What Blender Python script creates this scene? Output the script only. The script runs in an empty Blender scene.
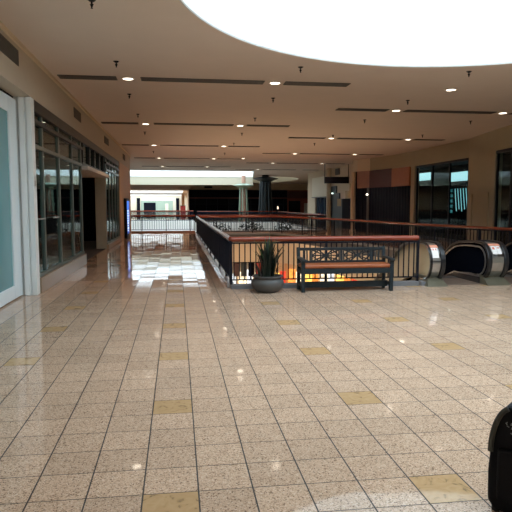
import bpy, bmesh, math, random
from mathutils import Vector, Matrix
random.seed(7)
C = bpy.context.scene.collection
PI = math.pi

# ------------------------------------------------------------------ materials
def nmat(name):
    m = bpy.data.materials.new(name); m.use_nodes = True
    nt = m.node_tree; b = nt.nodes['Principled BSDF']
    return m, nt, b
def mat(name, col, rough=.5, metal=0., var=.06, scale=6., bump=0., spec=.5, bscale=None):
    m, nt, b = nmat(name)
    N = nt.nodes.new; L = nt.links.new
    tc = N('ShaderNodeTexCoord'); no = N('ShaderNodeTexNoise')
    no.inputs['Scale'].default_value = scale; no.inputs['Detail'].default_value = 4
    L(tc.outputs['Object'], no.inputs['Vector'])
    mr = N('ShaderNodeMapRange'); mr.inputs[3].default_value = 1-var; mr.inputs[4].default_value = 1+var
    L(no.outputs['Fac'], mr.inputs[0])
    mx = N('ShaderNodeVectorMath'); mx.operation = 'SCALE'
    mx.inputs[0].default_value = col; L(mr.outputs[0], mx.inputs['Scale'])
    L(mx.outputs[0], b.inputs['Base Color'])
    b.inputs['Roughness'].default_value = rough; b.inputs['Metallic'].default_value = metal
    b.inputs['Specular IOR Level'].default_value = spec
    if bump:
        n2 = N('ShaderNodeTexNoise'); n2.inputs['Scale'].default_value = bscale or scale*6
        L(tc.outputs['Object'], n2.inputs['Vector'])
        bp = N('ShaderNodeBump'); bp.inputs['Strength'].default_value = bump; bp.inputs['Distance'].default_value = .01
        L(n2.outputs['Fac'], bp.inputs['Height']); L(bp.outputs[0], b.inputs['Normal'])
    return m
def emis(name, col, s, var=0., scale=4.):
    m, nt, b = nmat(name)
    b.inputs['Base Color'].default_value = (*[c*.3 for c in col], 1)
    b.inputs['Emission Color'].default_value = (*col, 1); b.inputs['Emission Strength'].default_value = s
    b.inputs['Roughness'].default_value = .4
    if var:
        N = nt.nodes.new; L = nt.links.new
        tc = N('ShaderNodeTexCoord'); no = N('ShaderNodeTexNoise'); no.inputs['Scale'].default_value = scale
        L(tc.outputs['Object'], no.inputs['Vector'])
        mr = N('ShaderNodeMapRange'); mr.inputs[1].default_value=.3; mr.inputs[2].default_value=.7
        mr.inputs[3].default_value = s*(1-var); mr.inputs[4].default_value = s*(1+var)
        L(no.outputs['Fac'], mr.inputs[0]); L(mr.outputs[0], b.inputs['Emission Strength'])
    return m
def wood(name, c1, c2, rough=.3, axis=0):
    m, nt, b = nmat(name); N = nt.nodes.new; L = nt.links.new
    tc = N('ShaderNodeTexCoord'); mp = N('ShaderNodeMapping')
    sc = [14., 14., 14.]; sc[axis] = 1.2; mp.inputs['Scale'].default_value = sc
    no = N('ShaderNodeTexNoise'); no.inputs['Scale'].default_value = 2.5; no.inputs['Detail'].default_value = 5
    cr = N('ShaderNodeMix'); cr.data_type = 'RGBA'
    cr.inputs[6].default_value = (*c1, 1); cr.inputs[7].default_value = (*c2, 1)
    L(tc.outputs['Object'], mp.inputs[0]); L(mp.outputs[0], no.inputs['Vector']); L(no.outputs['Fac'], cr.inputs[0])
    L(cr.outputs[2], b.inputs['Base Color']); b.inputs['Roughness'].default_value = rough
    return m

def floor_material():
    m, nt, b = nmat('terrazzo_tile'); N = nt.nodes.new; L = nt.links.new
    T = .306
    def M(op, a, bb=None, c=None):
        n = N('ShaderNodeMath'); n.operation = op
        for i, v in enumerate((a, bb, c)):
            if v is None: continue
            if isinstance(v, (int, float)): n.inputs[i].default_value = v
            else: L(v, n.inputs[i])
        return n.outputs[0]
    tc = N('ShaderNodeTexCoord'); sp = N('ShaderNodeSeparateXYZ'); L(tc.outputs['Object'], sp.inputs[0])
    u = M('DIVIDE', M('ADD', sp.outputs[0], .206), T)       # joints at x=-.206
    v = M('DIVIDE', M('ADD', sp.outputs[1], -.03), T)
    fu, fv = M('FLOOR', u), M('FLOOR', v)
    ru, rv = M('FRACT', u), M('FRACT', v)
    du = M('MULTIPLY', M('MINIMUM', ru, M('SUBTRACT', 1., ru)), T)
    dv = M('MULTIPLY', M('MINIMUM', rv, M('SUBTRACT', 1., rv)), T)
    ju = M('LESS_THAN', du, .0044); jv = M('LESS_THAN', dv, .0034)
    joint = M('MAXIMUM', ju, jv)
    mu = M('LESS_THAN', M('ABSOLUTE', M('SUBTRACT', M('FLOORED_MODULO', fu, 5.), 0.)), .5)
    mv = M('LESS_THAN', M('ABSOLUTE', M('SUBTRACT', M('FLOORED_MODULO', fv, 5.), 4.)), .5)
    acc = M('MULTIPLY', mu, mv)
    cb = N('ShaderNodeCombineXYZ'); L(fu, cb.inputs[0]); L(fv, cb.inputs[1])
    wn = N('ShaderNodeTexWhiteNoise'); wn.noise_dimensions = '2D'; L(cb.outputs[0], wn.inputs['Vector'])
    wsp = N('ShaderNodeSeparateColor'); L(wn.outputs['Color'], wsp.inputs[0])
    # terrazzo chips
    vo = N('ShaderNodeTexVoronoi'); vo.inputs['Scale'].default_value = 150.
    L(tc.outputs['Object'], vo.inputs['Vector'])
    vs = N('ShaderNodeSeparateColor'); L(vo.outputs['Color'], vs.inputs[0])
    ramp = N('ShaderNodeValToRGB'); e = ramp.color_ramp.elements; ramp.color_ramp.interpolation = 'CONSTANT'
    e[0].position = 0; e[0].color = (.22, .14, .095, 1)
    e[1].position = .10; e[1].color = (.46, .31, .21, 1)
    for p, c in ((.24, (.60, .415, .29, 1)), (.62, (.67, .475, .34, 1)), (.90, (.74, .57, .43, 1))):
        q = e.new(p); q.color = c
    L(vs.outputs[0], ramp.inputs[0])
    # accent stone: veined yellow marble
    vn = N('ShaderNodeTexNoise'); vn.inputs['Scale'].default_value = 9; vn.inputs['Detail'].default_value = 6; vn.inputs['Distortion'].default_value = 2.2
    L(tc.outputs['Object'], vn.inputs['Vector'])
    vr = N('ShaderNodeValToRGB'); e = vr.color_ramp.elements
    e[0].position = .30; e[0].color = (.24, .17, .10, 1); e[1].position = .42; e[1].color = (.54, .345, .175, 1)
    q = e.new(.8); q.color = (.62, .42, .23, 1)
    L(vn.outputs['Fac'], vr.inputs[0])
    def mix(f, a, bb):
        n = N('ShaderNodeMix'); n.data_type = 'RGBA'
        L(f, n.inputs[0])
        for i, v in ((6, a), (7, bb)):
            if isinstance(v, tuple): n.inputs[i].default_value = (*v, 1)
            else: L(v, n.inputs[i])
        return n.outputs[2]
    base = mix(acc, ramp.outputs[0], vr.outputs[0])
    # wear + tile to tile tone
    wr = N('ShaderNodeTexNoise'); wr.inputs['Scale'].default_value = .7; wr.inputs['Detail'].default_value = 3
    L(tc.outputs['Object'], wr.inputs['Vector'])
    tone = M('ADD', M('MULTIPLY', wsp.outputs[0], .13), M('ADD', M('MULTIPLY', wr.outputs['Fac'], .22), .80))
    sc = N('ShaderNodeVectorMath'); sc.operation = 'SCALE'; L(base, sc.inputs[0]); L(tone, sc.inputs['Scale'])
    col = mix(joint, sc.outputs[0], (.028, .018, .014))
    L(col, b.inputs['Base Color'])
    rg = M('ADD', M('MULTIPLY', wsp.outputs[1], .04), .02)
    rg = M('MAXIMUM', M('ADD', rg, M('MULTIPLY', wr.outputs['Fac'], .03)), M('MULTIPLY', joint, .7))
    L(rg, b.inputs['Roughness'])
    b.inputs['Specular IOR Level'].default_value = .5
    # each tile lies a hair out of level
    off = N('ShaderNodeVectorMath'); off.operation = 'SUBTRACT'; L(wn.outputs['Color'], off.inputs[0]); off.inputs[1].default_value = (.5, .5, .5)
    o2 = N('ShaderNodeVectorMath'); o2.operation = 'MULTIPLY'; L(off.outputs[0], o2.inputs[0]); o2.inputs[1].default_value = (.012, .014, 0)
    ge = N('ShaderNodeNewGeometry'); ad = N('ShaderNodeVectorMath'); ad.operation = 'ADD'
    L(ge.outputs['Normal'], ad.inputs[0]); L(o2.outputs[0], ad.inputs[1])
    nz = N('ShaderNodeVectorMath'); nz.operation = 'NORMALIZE'; L(ad.outputs[0], nz.inputs[0])
    L(nz.outputs[0], b.inputs['Normal'])
    return m

FLOOR = floor_material()
CEIL = mat('ceiling_plaster', (.69, .60, .53), .85, bump=.15, scale=2, var=.04, bscale=60)
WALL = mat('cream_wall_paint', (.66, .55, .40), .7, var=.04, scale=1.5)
WALLR = mat('dim_side_wall_tone', (.36, .31, .21), .7, var=.06, scale=1.5)  # dimmer light on the right side put into a darker wall colour
WALLW = mat('warm_end_wall_paint', (.62, .42, .26), .6, var=.04, scale=1.5)
PALE = mat('pale_painted_pier', (.86, .90, .90), .4, var=.03)
WHITE = mat('white_paint', (.82, .80, .76), .6, var=.03)
SKYW = mat('skylight_well_white', (.88, .88, .86), .8, var=.02)
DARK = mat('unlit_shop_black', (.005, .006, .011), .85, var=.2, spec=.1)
NAVY = mat('navy_shutter', (.007, .010, .022), .6, var=.2, spec=.2)
BLACKM = mat('black_metal', (.006, .007, .012), .5, .0, var=.1, spec=.2)
RAILBLK = mat('blackened_baluster', (.006, .008, .016), .5, 0, var=.1, spec=.15)
GREENM = mat('grey_green_mullion', (.13, .17, .155), .35, .35, var=.08)
DARKM = mat('charcoal_mullion', (.03, .037, .04), .4, .3, var=.08)
CURB = mat('speckled_curb', (.29, .21, .145), .3, var=.18, scale=60)
CURBG = mat('grey_stone_curb', (.17, .175, .19), .45, var=.15, scale=50)
CURBW = mat('pale_aluminium_curb', (.62, .64, .68), .25, .5, var=.05)
REDCURB = mat('terracotta_curb', (.34, .12, .06), .4, var=.1)
HAND = wood('polished_red_brown_wood', (.20, .030, .014), (.28, .055, .026), .22, 0)
HANDY = wood('polished_red_brown_wood_long', (.17, .026, .012), (.24, .048, .022), .2, 1)
BENCHM = mat('dark_green_grey_bench_paint', (.013, .021, .026), .45, spec=.35, var=.12, bump=.1)
CUSH = wood('varnished_orange_brown_seat', (.27, .062, .016), (.36, .10, .028), .35, 0)
POT = mat('grey_stone_pot', (.075, .072, .07), .55, var=.12, scale=9, bump=.15)
SOIL = mat('potting_soil', (.02, .014, .01), .95, var=.3, scale=40, bump=.5)
LEAF = mat('dark_strap_leaf', (.006, .014, .008), .45, var=.3, scale=9)
LEAFL = mat('green_strap_leaf', (.035, .12, .045), .45, var=.25, scale=9)
BUSH = mat('dark_bush_leaf', (.010,.022,.012), .6, var=.3, scale=9)
STEEL = mat('brushed_steel', (.42, .42, .42), .28, .9, var=.06, scale=20)
STEELD = mat('dark_steel', (.10, .10, .105), .3, .8, var=.08)
RUBBER = mat('black_rubber_belt', (.010, .010, .012), .3, var=.05)
PANELB = mat('black_gloss_panel', (.004, .005, .009), .5, var=.05, spec=.0)
PANELC = mat('cream_cladding', (.66, .56, .36), .4, var=.06, scale=3)
OLIVE = mat('olive_metal_skirt', (.17, .155, .11), .35, .5, var=.1)
STICKW = mat('white_sticker', (.80, .76, .74), .5)
STICKR = mat('red_sticker', (.62, .16, .10), .5)
STICKO = mat('salmon_warning_band', (.72, .30, .20), .45)
SLOT = mat('dark_slot', (.10, .095, .09), .6)
VENT = mat('grey_grille', (.085, .082, .072), .6, var=.1)
BAG = mat('black_bag_nylon', (.006, .007, .012), .75, var=.2, scale=60, bump=.3, spec=.25)
BAGP = mat('grey_piping', (.065, .072, .068), .6, var=.1)
BAGM = mat('pale_print', (.34, .38, .40), .6)
TEAL = mat('teal_frosted_glass', (.13, .33, .37), .2, var=.05, scale=1.2)
DOORF = mat('pale_blue_grey_frame', (.80, .90, .95), .35, var=.03)
ORANGE = mat('orange_brown_fascia', (.34, .11, .035), .5, var=.12)
MAROON = mat('maroon_fascia', (.085, .022, .018), .5, var=.2, scale=1)
MAROON2 = mat('red_brown_wall', (.20, .045, .025), .5, var=.15, scale=2)
PINK = mat('dusty_pink_panel', (.36, .20, .17), .5, var=.25, scale=2)
GREYG = mat('grey_panel', (.12, .12, .12), .5, var=.2)
GREENST = mat('green_grey_shopfront', (.035, .05, .05), .5, var=.3, scale=2)
YELLOW = mat('mustard_block', (.36, .22, .045), .5, var=.1)
POSTER = mat('pale_poster', (.62, .56, .47), .6, var=.1)
GRNPAINT = mat('pale_green_tube', (.20, .27, .20), .4, .2, var=.1)
GRNDK = mat('dark_green_tube', (.016, .022, .024), .4, .2, var=.1)
CORE = mat('pinkish_tan_column_core', (.42, .24, .17), .5, var=.06)
MINT = mat('mint_shop_wall', (.34, .44, .36), .5, var=.06)
WALLF = mat('far_cream_wall', (.80, .74, .60), .6, var=.03)
RED = mat('red_enamel', (.42, .03, .02), .45)
DIMW = mat('white_fabric_rail_panel', (.78, .78, .78), .6, var=.12, scale=3)

def glass_mat(name, tint, refl=.12):
    m, nt, b = nmat(name); N = nt.nodes.new; L = nt.links.new
    out = nt.nodes['Material Output']
    tr = N('ShaderNodeBsdfTransparent'); tr.inputs[0].default_value = (*tint, 1)
    gl = N('ShaderNodeBsdfGlossy'); gl.inputs['Roughness'].default_value = .02; gl.inputs[0].default_value = (.85, .95, .95, 1)
    lw = N('ShaderNodeLayerWeight'); lw.inputs[0].default_value = .5
    pw = N('ShaderNodeMath'); pw.operation = 'POWER'; L(lw.outputs['Facing'], pw.inputs[0]); pw.inputs[1].default_value = 6.
    fr = N('ShaderNodeMath'); fr.operation = 'MULTIPLY'; L(pw.outputs[0], fr.inputs[0]); fr.inputs[1].default_value = .75
    no = N('ShaderNodeTexNoise'); no.inputs['Scale'].default_value = .6
    mr = N('ShaderNodeMapRange'); mr.inputs[3].default_value = refl*.8; mr.inputs[4].default_value = refl*1.2
    L(no.outputs['Fac'], mr.inputs[0])
    ad = N('ShaderNodeMath'); ad.operation = 'ADD'; ad.use_clamp = True; L(fr.outputs[0], ad.inputs[0]); L(mr.outputs[0], ad.inputs[1])
    mx = N('ShaderNodeMixShader'); L(ad.outputs[0], mx.inputs[0]); L(tr.outputs[0], mx.inputs[1]); L(gl.outputs[0], mx.inputs[2])
    L(mx.outputs[0], out.inputs[0])
    return m
GLASS = glass_mat('shop_window_glass', (.72, .80, .80), .003)
def dome_mat():
    m, nt, b = nmat('frosted_skylight_sheet'); N = nt.nodes.new; L = nt.links.new
    out = nt.nodes['Material Output']
    tr = N('ShaderNodeBsdfTransparent'); tr.inputs[0].default_value = (.93, .97, 1, 1)
    tl = N('ShaderNodeBsdfTranslucent'); no = N('ShaderNodeTexNoise'); no.inputs['Scale'].default_value = 1.
    cr = N('ShaderNodeValToRGB'); cr.color_ramp.elements[0].color = (.80, .84, .86, 1); cr.color_ramp.elements[1].color = (.9, .95, .97, 1)
    L(no.outputs['Fac'], cr.inputs[0]); L(cr.outputs[0], tl.inputs[0])
    mx = N('ShaderNodeMixShader'); mx.inputs[0].default_value = .15
    L(tr.outputs[0], mx.inputs[1]); L(tl.outputs[0], mx.inputs[2]); L(mx.outputs[0], out.inputs[0])
    return m
DOME = dome_mat()
def milk_mat():
    m, nt, b = nmat('dense_milky_sheet'); N = nt.nodes.new; L = nt.links.new
    tl = N('ShaderNodeBsdfTranslucent'); no = N('ShaderNodeTexNoise'); cr = N('ShaderNodeValToRGB')
    cr.color_ramp.elements[0].color = (.09, .085, .07, 1); cr.color_ramp.elements[1].color = (.12, .11, .09, 1)
    L(no.outputs['Fac'], cr.inputs[0]); L(cr.outputs[0], tl.inputs[0])
    df = N('ShaderNodeBsdfDiffuse'); df.inputs[0].default_value = (.7,.68,.6,1)
    ad = N('ShaderNodeAddShader'); L(tl.outputs[0], ad.inputs[0]); L(df.outputs[0], ad.inputs[1])
    L(ad.outputs[0], nt.nodes['Material Output'].inputs[0]); return m
MILK = milk_mat()
LAMP = emis('lamp_lens', (1., .86, .68), 9.)

# ------------------------------------------------------------------ geometry helpers
def B(): return bmesh.new()
def box(bm, x0, x1, y0, y1, z0, z1):
    vs = [bm.verts.new(p) for p in ((x0,y0,z0),(x1,y0,z0),(x1,y1,z0),(x0,y1,z0),(x0,y0,z1),(x1,y0,z1),(x1,y1,z1),(x0,y1,z1))]
    for f in ((0,3,2,1),(4,5,6,7),(0,1,5,4),(1,2,6,5),(2,3,7,6),(3,0,4,7)): bm.faces.new([vs[i] for i in f])
    return bm
def bar(bm, a, b, w, h, up=(0,0,1)):
    a = Vector(a); b = Vector(b); d = (b-a).normalized(); up = Vector(up)
    if abs(d.dot(up)) > .98: up = Vector((0,1,0))
    s = d.cross(up).normalized(); t = s.cross(d).normalized()
    vs = []
    for p in (a, b):
        for i, j in ((-1,-1),(1,-1),(1,1),(-1,1)): vs.append(bm.verts.new(p + s*i*w/2 + t*j*h/2))
    for f in ((3,2,1,0),(4,5,6,7),(0,1,5,4),(1,2,6,5),(2,3,7,6),(3,0,4,7)): bm.faces.new([vs[i] for i in f])
    return bm
def tube(bm, pts, r, n=10, cap=True):
    pts = [Vector(p) for p in pts]; rr = r if isinstance(r, (list, tuple)) else [r]*len(pts)
    rings = []
    for i, p in enumerate(pts):
        d = (pts[min(i+1, len(pts)-1)] - pts[max(i-1, 0)]).normalized()
        up = Vector((0,0,1)) if abs(d.z) < .95 else Vector((1,0,0))
        s = d.cross(up).normalized(); t = s.cross(d)
        rings.append([bm.verts.new(p + (s*math.cos(2*PI*k/n) + t*math.sin(2*PI*k/n))*rr[i]) for k in range(n)])
    for a, b in zip(rings, rings[1:]):
        for k in range(n): bm.faces.new((a[k], a[(k+1)%n], b[(k+1)%n], b[k]))
    if cap: bm.faces.new(rings[0][::-1]); bm.faces.new(rings[-1])
    return bm
def lathe(bm, prof, c=(0,0), n=28, ax=1., ay=1.):
    rings = [[bm.verts.new((c[0]+r*ax*math.cos(2*PI*k/n), c[1]+r*ay*math.sin(2*PI*k/n), z)) for k in range(n)] for r, z in prof]
    for a, b in zip(rings, rings[1:]):
        for k in range(n): bm.faces.new((a[k], a[(k+1)%n], b[(k+1)%n], b[k]))
    return bm
def disc(bm, c, r, z, n=28, ay=None, flip=False):
    ay = ay or r
    vs = [bm.verts.new((c[0]+r*math.cos(2*PI*k/n), c[1]+ay*math.sin(2*PI*k/n), z)) for k in range(n)]
    bm.faces.new(vs[::-1] if flip else vs); return bm
def prismX(bm, prof, x0, x1):        # closed profile in (y,z), extruded along x
    a = [bm.verts.new((x0, y, z)) for y, z in prof]; b = [bm.verts.new((x1, y, z)) for y, z in prof]
    bm.faces.new(a); bm.faces.new(b[::-1]); n = len(prof)
    for i in range(n): bm.faces.new((a[i], b[i], b[(i+1)%n], a[(i+1)%n]))
    return bm
def ribbonX(bm, path, x0, x1, th):   # open path in (y,z) thickened by th inward (left normal), extruded along x
    n = len(path); inner = []
    for i, (y, z) in enumerate(path):
        a = path[max(i-1,0)]; b = path[min(i+1,n-1)]; dy, dz = b[0]-a[0], b[1]-a[1]; l = math.hypot(dy, dz) or 1
        inner.append((y - dz/l*th, z + dy/l*th))
    for i in range(n-1):
        q = [path[i], path[i+1], inner[i+1], inner[i]]
        A = [bm.verts.new((x0,*p)) for p in q]; D = [bm.verts.new((x1,*p)) for p in q]
        bm.faces.new(A); bm.faces.new(D[::-1])
        for k in range(4): bm.faces.new((A[k], D[k], D[(k+1)%4], A[(k+1)%4]))
    return bm
def obj(name, bm, m, parent=None, loc=None, bevel=0, smooth=False):
    bmesh.ops.remove_doubles(bm, verts=bm.verts, dist=1e-5)
    bmesh.ops.recalc_face_normals(bm, faces=bm.faces)
    me = bpy.data.meshes.new(name); bm.to_mesh(me); bm.free()
    o = bpy.data.objects.new(name, me); C.objects.link(o); me.materials.append(m)
    if parent: o.parent = parent
    if loc: o.location = loc
    if bevel:
        md = o.modifiers.new('b', 'BEVEL'); md.width = bevel; md.segments = 2; md.limit_method = 'ANGLE'
    if smooth:
        for p in me.polygons: p.use_smooth = True
        try: me.set_sharp_from_angle(angle=math.radians(45))
        except Exception: pass
    return o
def tag(o, label, cat, group=None, kind=None):
    o['label'] = label; o['category'] = cat
    if group: o['group'] = group
    if kind: o['kind'] = kind
    return o
def thing(name, label, cat, loc=(0,0,0), group=None, rotz=0):
    o = bpy.data.objects.new(name, None); C.objects.link(o); o.location = loc; o.rotation_euler = (0,0,rotz)
    return tag(o, label, cat, group)
def struct(name, bm, m, parent=None, **k):
    o = obj(name, bm, m, parent, **k)
    if not parent: o['kind'] = 'structure'
    return o
def copy_tree(o, parent=None):
    c = o.copy(); C.objects.link(c); c.parent = parent
    for ch in list(o.children): copy_tree(ch, c)
    return c
def text(name, s, size, m, parent, loc, rot, depth=.02):
    cu = bpy.data.curves.new(name, 'FONT'); cu.body = s; cu.size = size; cu.extrude = depth; cu.align_x = 'CENTER'; cu.align_y = 'CENTER'
    t = bpy.data.objects.new(name, cu); C.objects.link(t)
    bpy.context.view_layer.update()
    me = bpy.data.meshes.new_from_object(t); bpy.data.objects.remove(t)
    o = bpy.data.objects.new(name, me); C.objects.link(o); me.materials.clear(); me.materials.append(m)
    o.parent = parent; o.location = loc; o.rotation_euler = rot
    return o
def holed(bm, outer, holes, z):
    edges = []
    for loop in [outer]+holes:
        vs = [bm.verts.new((x, y, z)) for x, y in loop]
        for i in range(len(vs)): edges.append(bm.edges.new((vs[i], vs[(i+1)%len(vs)])))
    bmesh.ops.triangle_fill(bm, edges=edges, use_beauty=True, use_dissolve=False)
    return bm
def circ(cx, cy, rx, ry, n): return [(cx+rx*math.cos(2*PI*k/n), cy+ry*math.sin(2*PI*k/n)) for k in range(n)]
def wall_strip(bm, poly, z0, z1, th=.0, closed=False):  # thick vertical wall along a plan polyline
    P_ = [Vector(p) for p in poly]
    n = len(P_); out = []
    for i in range(n):
        a = P_[i-1] if (i > 0 or closed) else P_[i]; b = P_[(i+1)%n] if (i < n-1 or closed) else P_[i]
        d = (b-a).normalized(); out.append(P_[i] + Vector((d.y, -d.x))*th)
    for i in range(n if closed else n-1):
        j = (i+1)%n
        q = [P_[i], P_[j], out[j], out[i]]
        A = [bm.verts.new((*p, z0)) for p in q]; D = [bm.verts.new((*p, z1)) for p in q]
        bm.faces.new(A[::-1]); bm.faces.new(D)
        for k in range(4): bm.faces.new((A[k], A[(k+1)%4], D[(k+1)%4], D[k]))
    return bm

ZC = 4.15
# ------------------------------------------------------------------ setting: floor and ceilings
VOID1 = [(1.0,10.85),(8.75,10.85),(8.95,12.2),(8.63,13.9),(8.15,15.7),(7.72,17.6),(7.4,20.0),(7.1,22.3),(6.75,24.6),(6.3,26.8),(5.7,28.6),(4.9,30.0),(1.0,30.0)]
VOID2 = [(-9.5,32.9),(8.6,32.9),(8.6,49.5),(1.6,49.5),(1.6,56.0),(-9.5,56.0)]
struct('floor', holed(B(), [(-14,-3),(12.5,-3),(12.5,3),(18.6,12),(18.6,132),(-14,132)], [VOID1, VOID2], 0), FLOOR)
struct('floor_lower', box(B(), -14, 18.6, 0, 62, -5.05, -5.0), mat('lower_floor', (.42,.36,.29), .35, var=.1))
struct('ceiling_lower', holed(B(), [(-14,-3),(18.6,-3),(18.6,62),(-14,62)], [VOID1, VOID2], -1.42), mat('lower_ceiling', (.42,.36,.28), .8))
for nm, bmx in (('wall_lower_left', box(B(), -14.1,-14, 0,62,-5,-1.4)), ('wall_lower_right', box(B(), 18.6,18.7,0,62,-5,-1.4)),
                ('wall_lower_near', box(B(), -14,18.6,-.1,0,-5,-1.4)), ('wall_lower_far', box(B(), -14,18.6,62,62.1,-5,-1.4))):
    struct(nm, bmx, WALL)
# fascia of the openings
struct('trim_1', wall_strip(B(), VOID1[::-1], -1.45, -.36, -.0001-.12, True), WALL)
struct('trim_2', wall_strip(B(), VOID1[::-1], -.36, -.004, -.12, True), mat('dark_slab_edge', (.05,.045,.045), .5))
struct('trim_3', wall_strip(B(), VOID2[::-1], -1.45, -.004, -.12, True), WHITE)

SK = (4.03, 6.3); SR = 4.12
CIRC = circ(*SK, SR, SR, 96)
RECT = [(-7.5,44.3),(6.0,44.9),(7.2,54.6),(-7.5,54.6)]
ELL = circ(9.6, 61., 3.0, 7.5, 48)
struct('ceiling', holed(B(), [(-14,-3),(18.6,-3),(18.6,72.4),(1.4,72.4),(1.4,54.9),(-14,54.9)], [CIRC, RECT, ELL], ZC), CEIL)
R2a = [(-9,79),(.9,79),(.9,97),(-9,97)]; R3a = [(-12,112),(1.2,112),(1.2,129.7),(-12,129.7)]
struct('ceiling_beyond', holed(B(), [(-14,54.9),(1.4,54.9),(2.35,131),(-14,131)], [R2a, R3a], 3.4), mat('far_ceiling_plaster', (.60,.44,.31), .8))
# drop beam across the far end of the long skylight
struct('trim_4', box(B(), -14, 7.2, 54.62, 54.9, 3.4, ZC+.02), mat('beam_paint', (.50,.45,.34), .7, var=.03))

# skylights
sk = thing('round_skylight', 'large round skylight opening full of white daylight overhead', 'skylight', (SK[0], SK[1], ZC))
b = B(); lathe(b, [(SR,-.02),(SR,.45),(SR+.04,.45),(SR+.04,-.0)], n=96); obj('well', b, SKYW, sk, smooth=True)
b = B(); lathe(b, [(SR-.01,-.01),(SR+.03,-.01),(SR+.03,.01),(SR-.01,.01),(SR-.01,-.01)], n=96); obj('rim', b, mat('grey_rim', (.5,.5,.5), .5), sk)
b = B(); lathe(b, [(SR+.02,.45),(SR*.8,.75),(SR*.5,.98),(SR*.2,1.08),(.02,1.1)], n=64); obj('dome', b, DOME, sk, smooth=True)
def long_sky(name, label, poly, z, h, tilt=0.):
    s = thing(name, label, 'skylight', (0,0,z))
    b = B(); wall_strip(b, poly[::-1], -.01, h, .05, True); obj('well', b, SKYW, s)
    b = B(); b.faces.new([b.verts.new((x, y, h)) for x, y in poly]); obj('glazing', b, DOME, s)
    return s
long_sky('long_skylight', 'wide rectangular skylight well glowing white beyond the last row of downlights', RECT, ZC, .8)
long_sky('long_skylight', 'distant bright skylight strip in the low ceiling of the far concourse', R2a, 3.4, 1.2)
long_sky('long_skylight', 'farthest skylight strip, just above the pale shop at the concourse end', R3a, 3.4, 1.2)
s = thing('oval_skylight', 'pale oval ceiling recess behind the dark flared column', 'skylight', (0,0,ZC))
b = B(); lathe(b, [(1,-.0),(1,.6)], (9.6,61.), 48, 3.0, 7.5); obj('well', b, WALLF, s)
b = B(); disc(b, (9.6,61.), 3.0, .6, 48, 7.5); obj('glazing', b, MILK, s)

# ------------------------------------------------------------------ left side
XL = -2.45
struct('wall_left', box(B(), -2.85, -2.75, -3, 10.42, 0, 3.45), WALL)
struct('trim_5', box(B(), -2.85, XL, -3, 31.35, 3.42, ZC), mat('frieze_paint', (.52,.45,.35), .7, var=.04))             # long frieze
struct('trim_6', box(B(), XL-.02, XL+.04, -3, 31.35, 4.08, ZC-.002), WALL)
# fluted pier
b = B(); box(b, -2.84, -2.70, 10.42, 10.62, 0, 3.42); box(b, -2.70, -2.66, 10.445, 10.62, 0, 3.42); box(b, -2.66, -2.56, 10.40, 10.62, 0, 3.42)
box(b, -2.56, -2.53, 10.43, 10.62, 0, 3.42); box(b, -2.53, XL, 10.40, 10.62, 0, 3.42)
struct('wall_left_pier', b, PALE, bevel=.006)
# near door: big teal glass leaf in a pale frame
d = bpy.data.objects.new('door_1', None); C.objects.link(d); d['kind'] = 'structure'
b = B(); box(b, -2.75,-2.69, 9.93,10.36,.02,3.36); box(b, -2.75,-2.69, 6.4,6.8,.02,3.36); box(b,-2.75,-2.692,6.81,9.92,.02,.24); box(b,-2.75,-2.692,6.81,9.92,3.1,3.36)
obj('door_frame', b, DOORF, d, bevel=.01)
obj('door_glass', box(B(), -2.735,-2.715, 6.8,9.94,.24,3.1), TEAL, d)
obj('door_reveal', box(B(), -2.75,-2.735, 6.3,10.42,0,3.45), DARK, d)
obj('door_handle', tube(B(), [(-2.62,6.95,.8),(-2.62,6.95,1.5)], .02), STEEL, d)
# shop behind the left glazing
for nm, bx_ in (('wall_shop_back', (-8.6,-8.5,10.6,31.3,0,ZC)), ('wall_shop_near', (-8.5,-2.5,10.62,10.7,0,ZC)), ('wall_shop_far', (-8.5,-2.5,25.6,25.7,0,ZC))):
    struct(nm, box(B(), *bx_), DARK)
struct('floor_shop', box(B(), -8.5,-2.56,10.7,25.6,.004,.012), mat('unlit_shop_floor_tone', (.05,.045,.045), .8, var=.2, scale=20))  # gloom of the unlit interior put into a dark floor colour
struct('ceiling_shop', box(B(), -8.5,-2.5,10.7,25.6,3.5,3.52), mat('unlit_shop_ceiling_tone', (.035,.035,.04), .8))  # same interior gloom put into the ceiling colour
def shopfront(name, ys, transom, curbtop, y0, y1, full=True):
    w = bpy.data.objects.new(name, None); C.objects.link(w); w['kind'] = 'structure'
    b = B(); box(b, -2.56, -2.42, y0, y1, 0, curbtop); obj('window_curb', b, CURB, w, bevel=.008)
    b = B(); box(b, -2.56, -2.46, y0, y1, 3.22, 3.42); box(b, -2.56,-2.45, y0, y1, 3.02, 3.09); obj('window_header', b, DARKM, w)
    for y in ys:
        b = B(); box(b, -2.55, -2.485, y-.055, y+.055, curbtop, 3.25); obj('window_mullion', b, GREENM, w)
    b = B(); box(b, -2.56,-2.465, y0, y1, transom-.035, transom+.035); box(b, -2.56,-2.465, y0, y1, curbtop, curbtop+.06); obj('window_transom', b, GREENM, w)
    b = B(); box(b, -2.525,-2.515, y0, y1, curbtop, 3.22); obj('window_glass', b, GLASS, w)
    return w
CT = .28
w1 = shopfront('window_1', [10.68, 11.35, 12.85, 14.4, 15.72], 2.62, CT, 10.62, 15.8)
w2 = shopfront('window_2', [21.05, 22.1, 23.1, 24.1, 25.0, 25.55], 2.82, .16, 20.95, 25.6)
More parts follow.
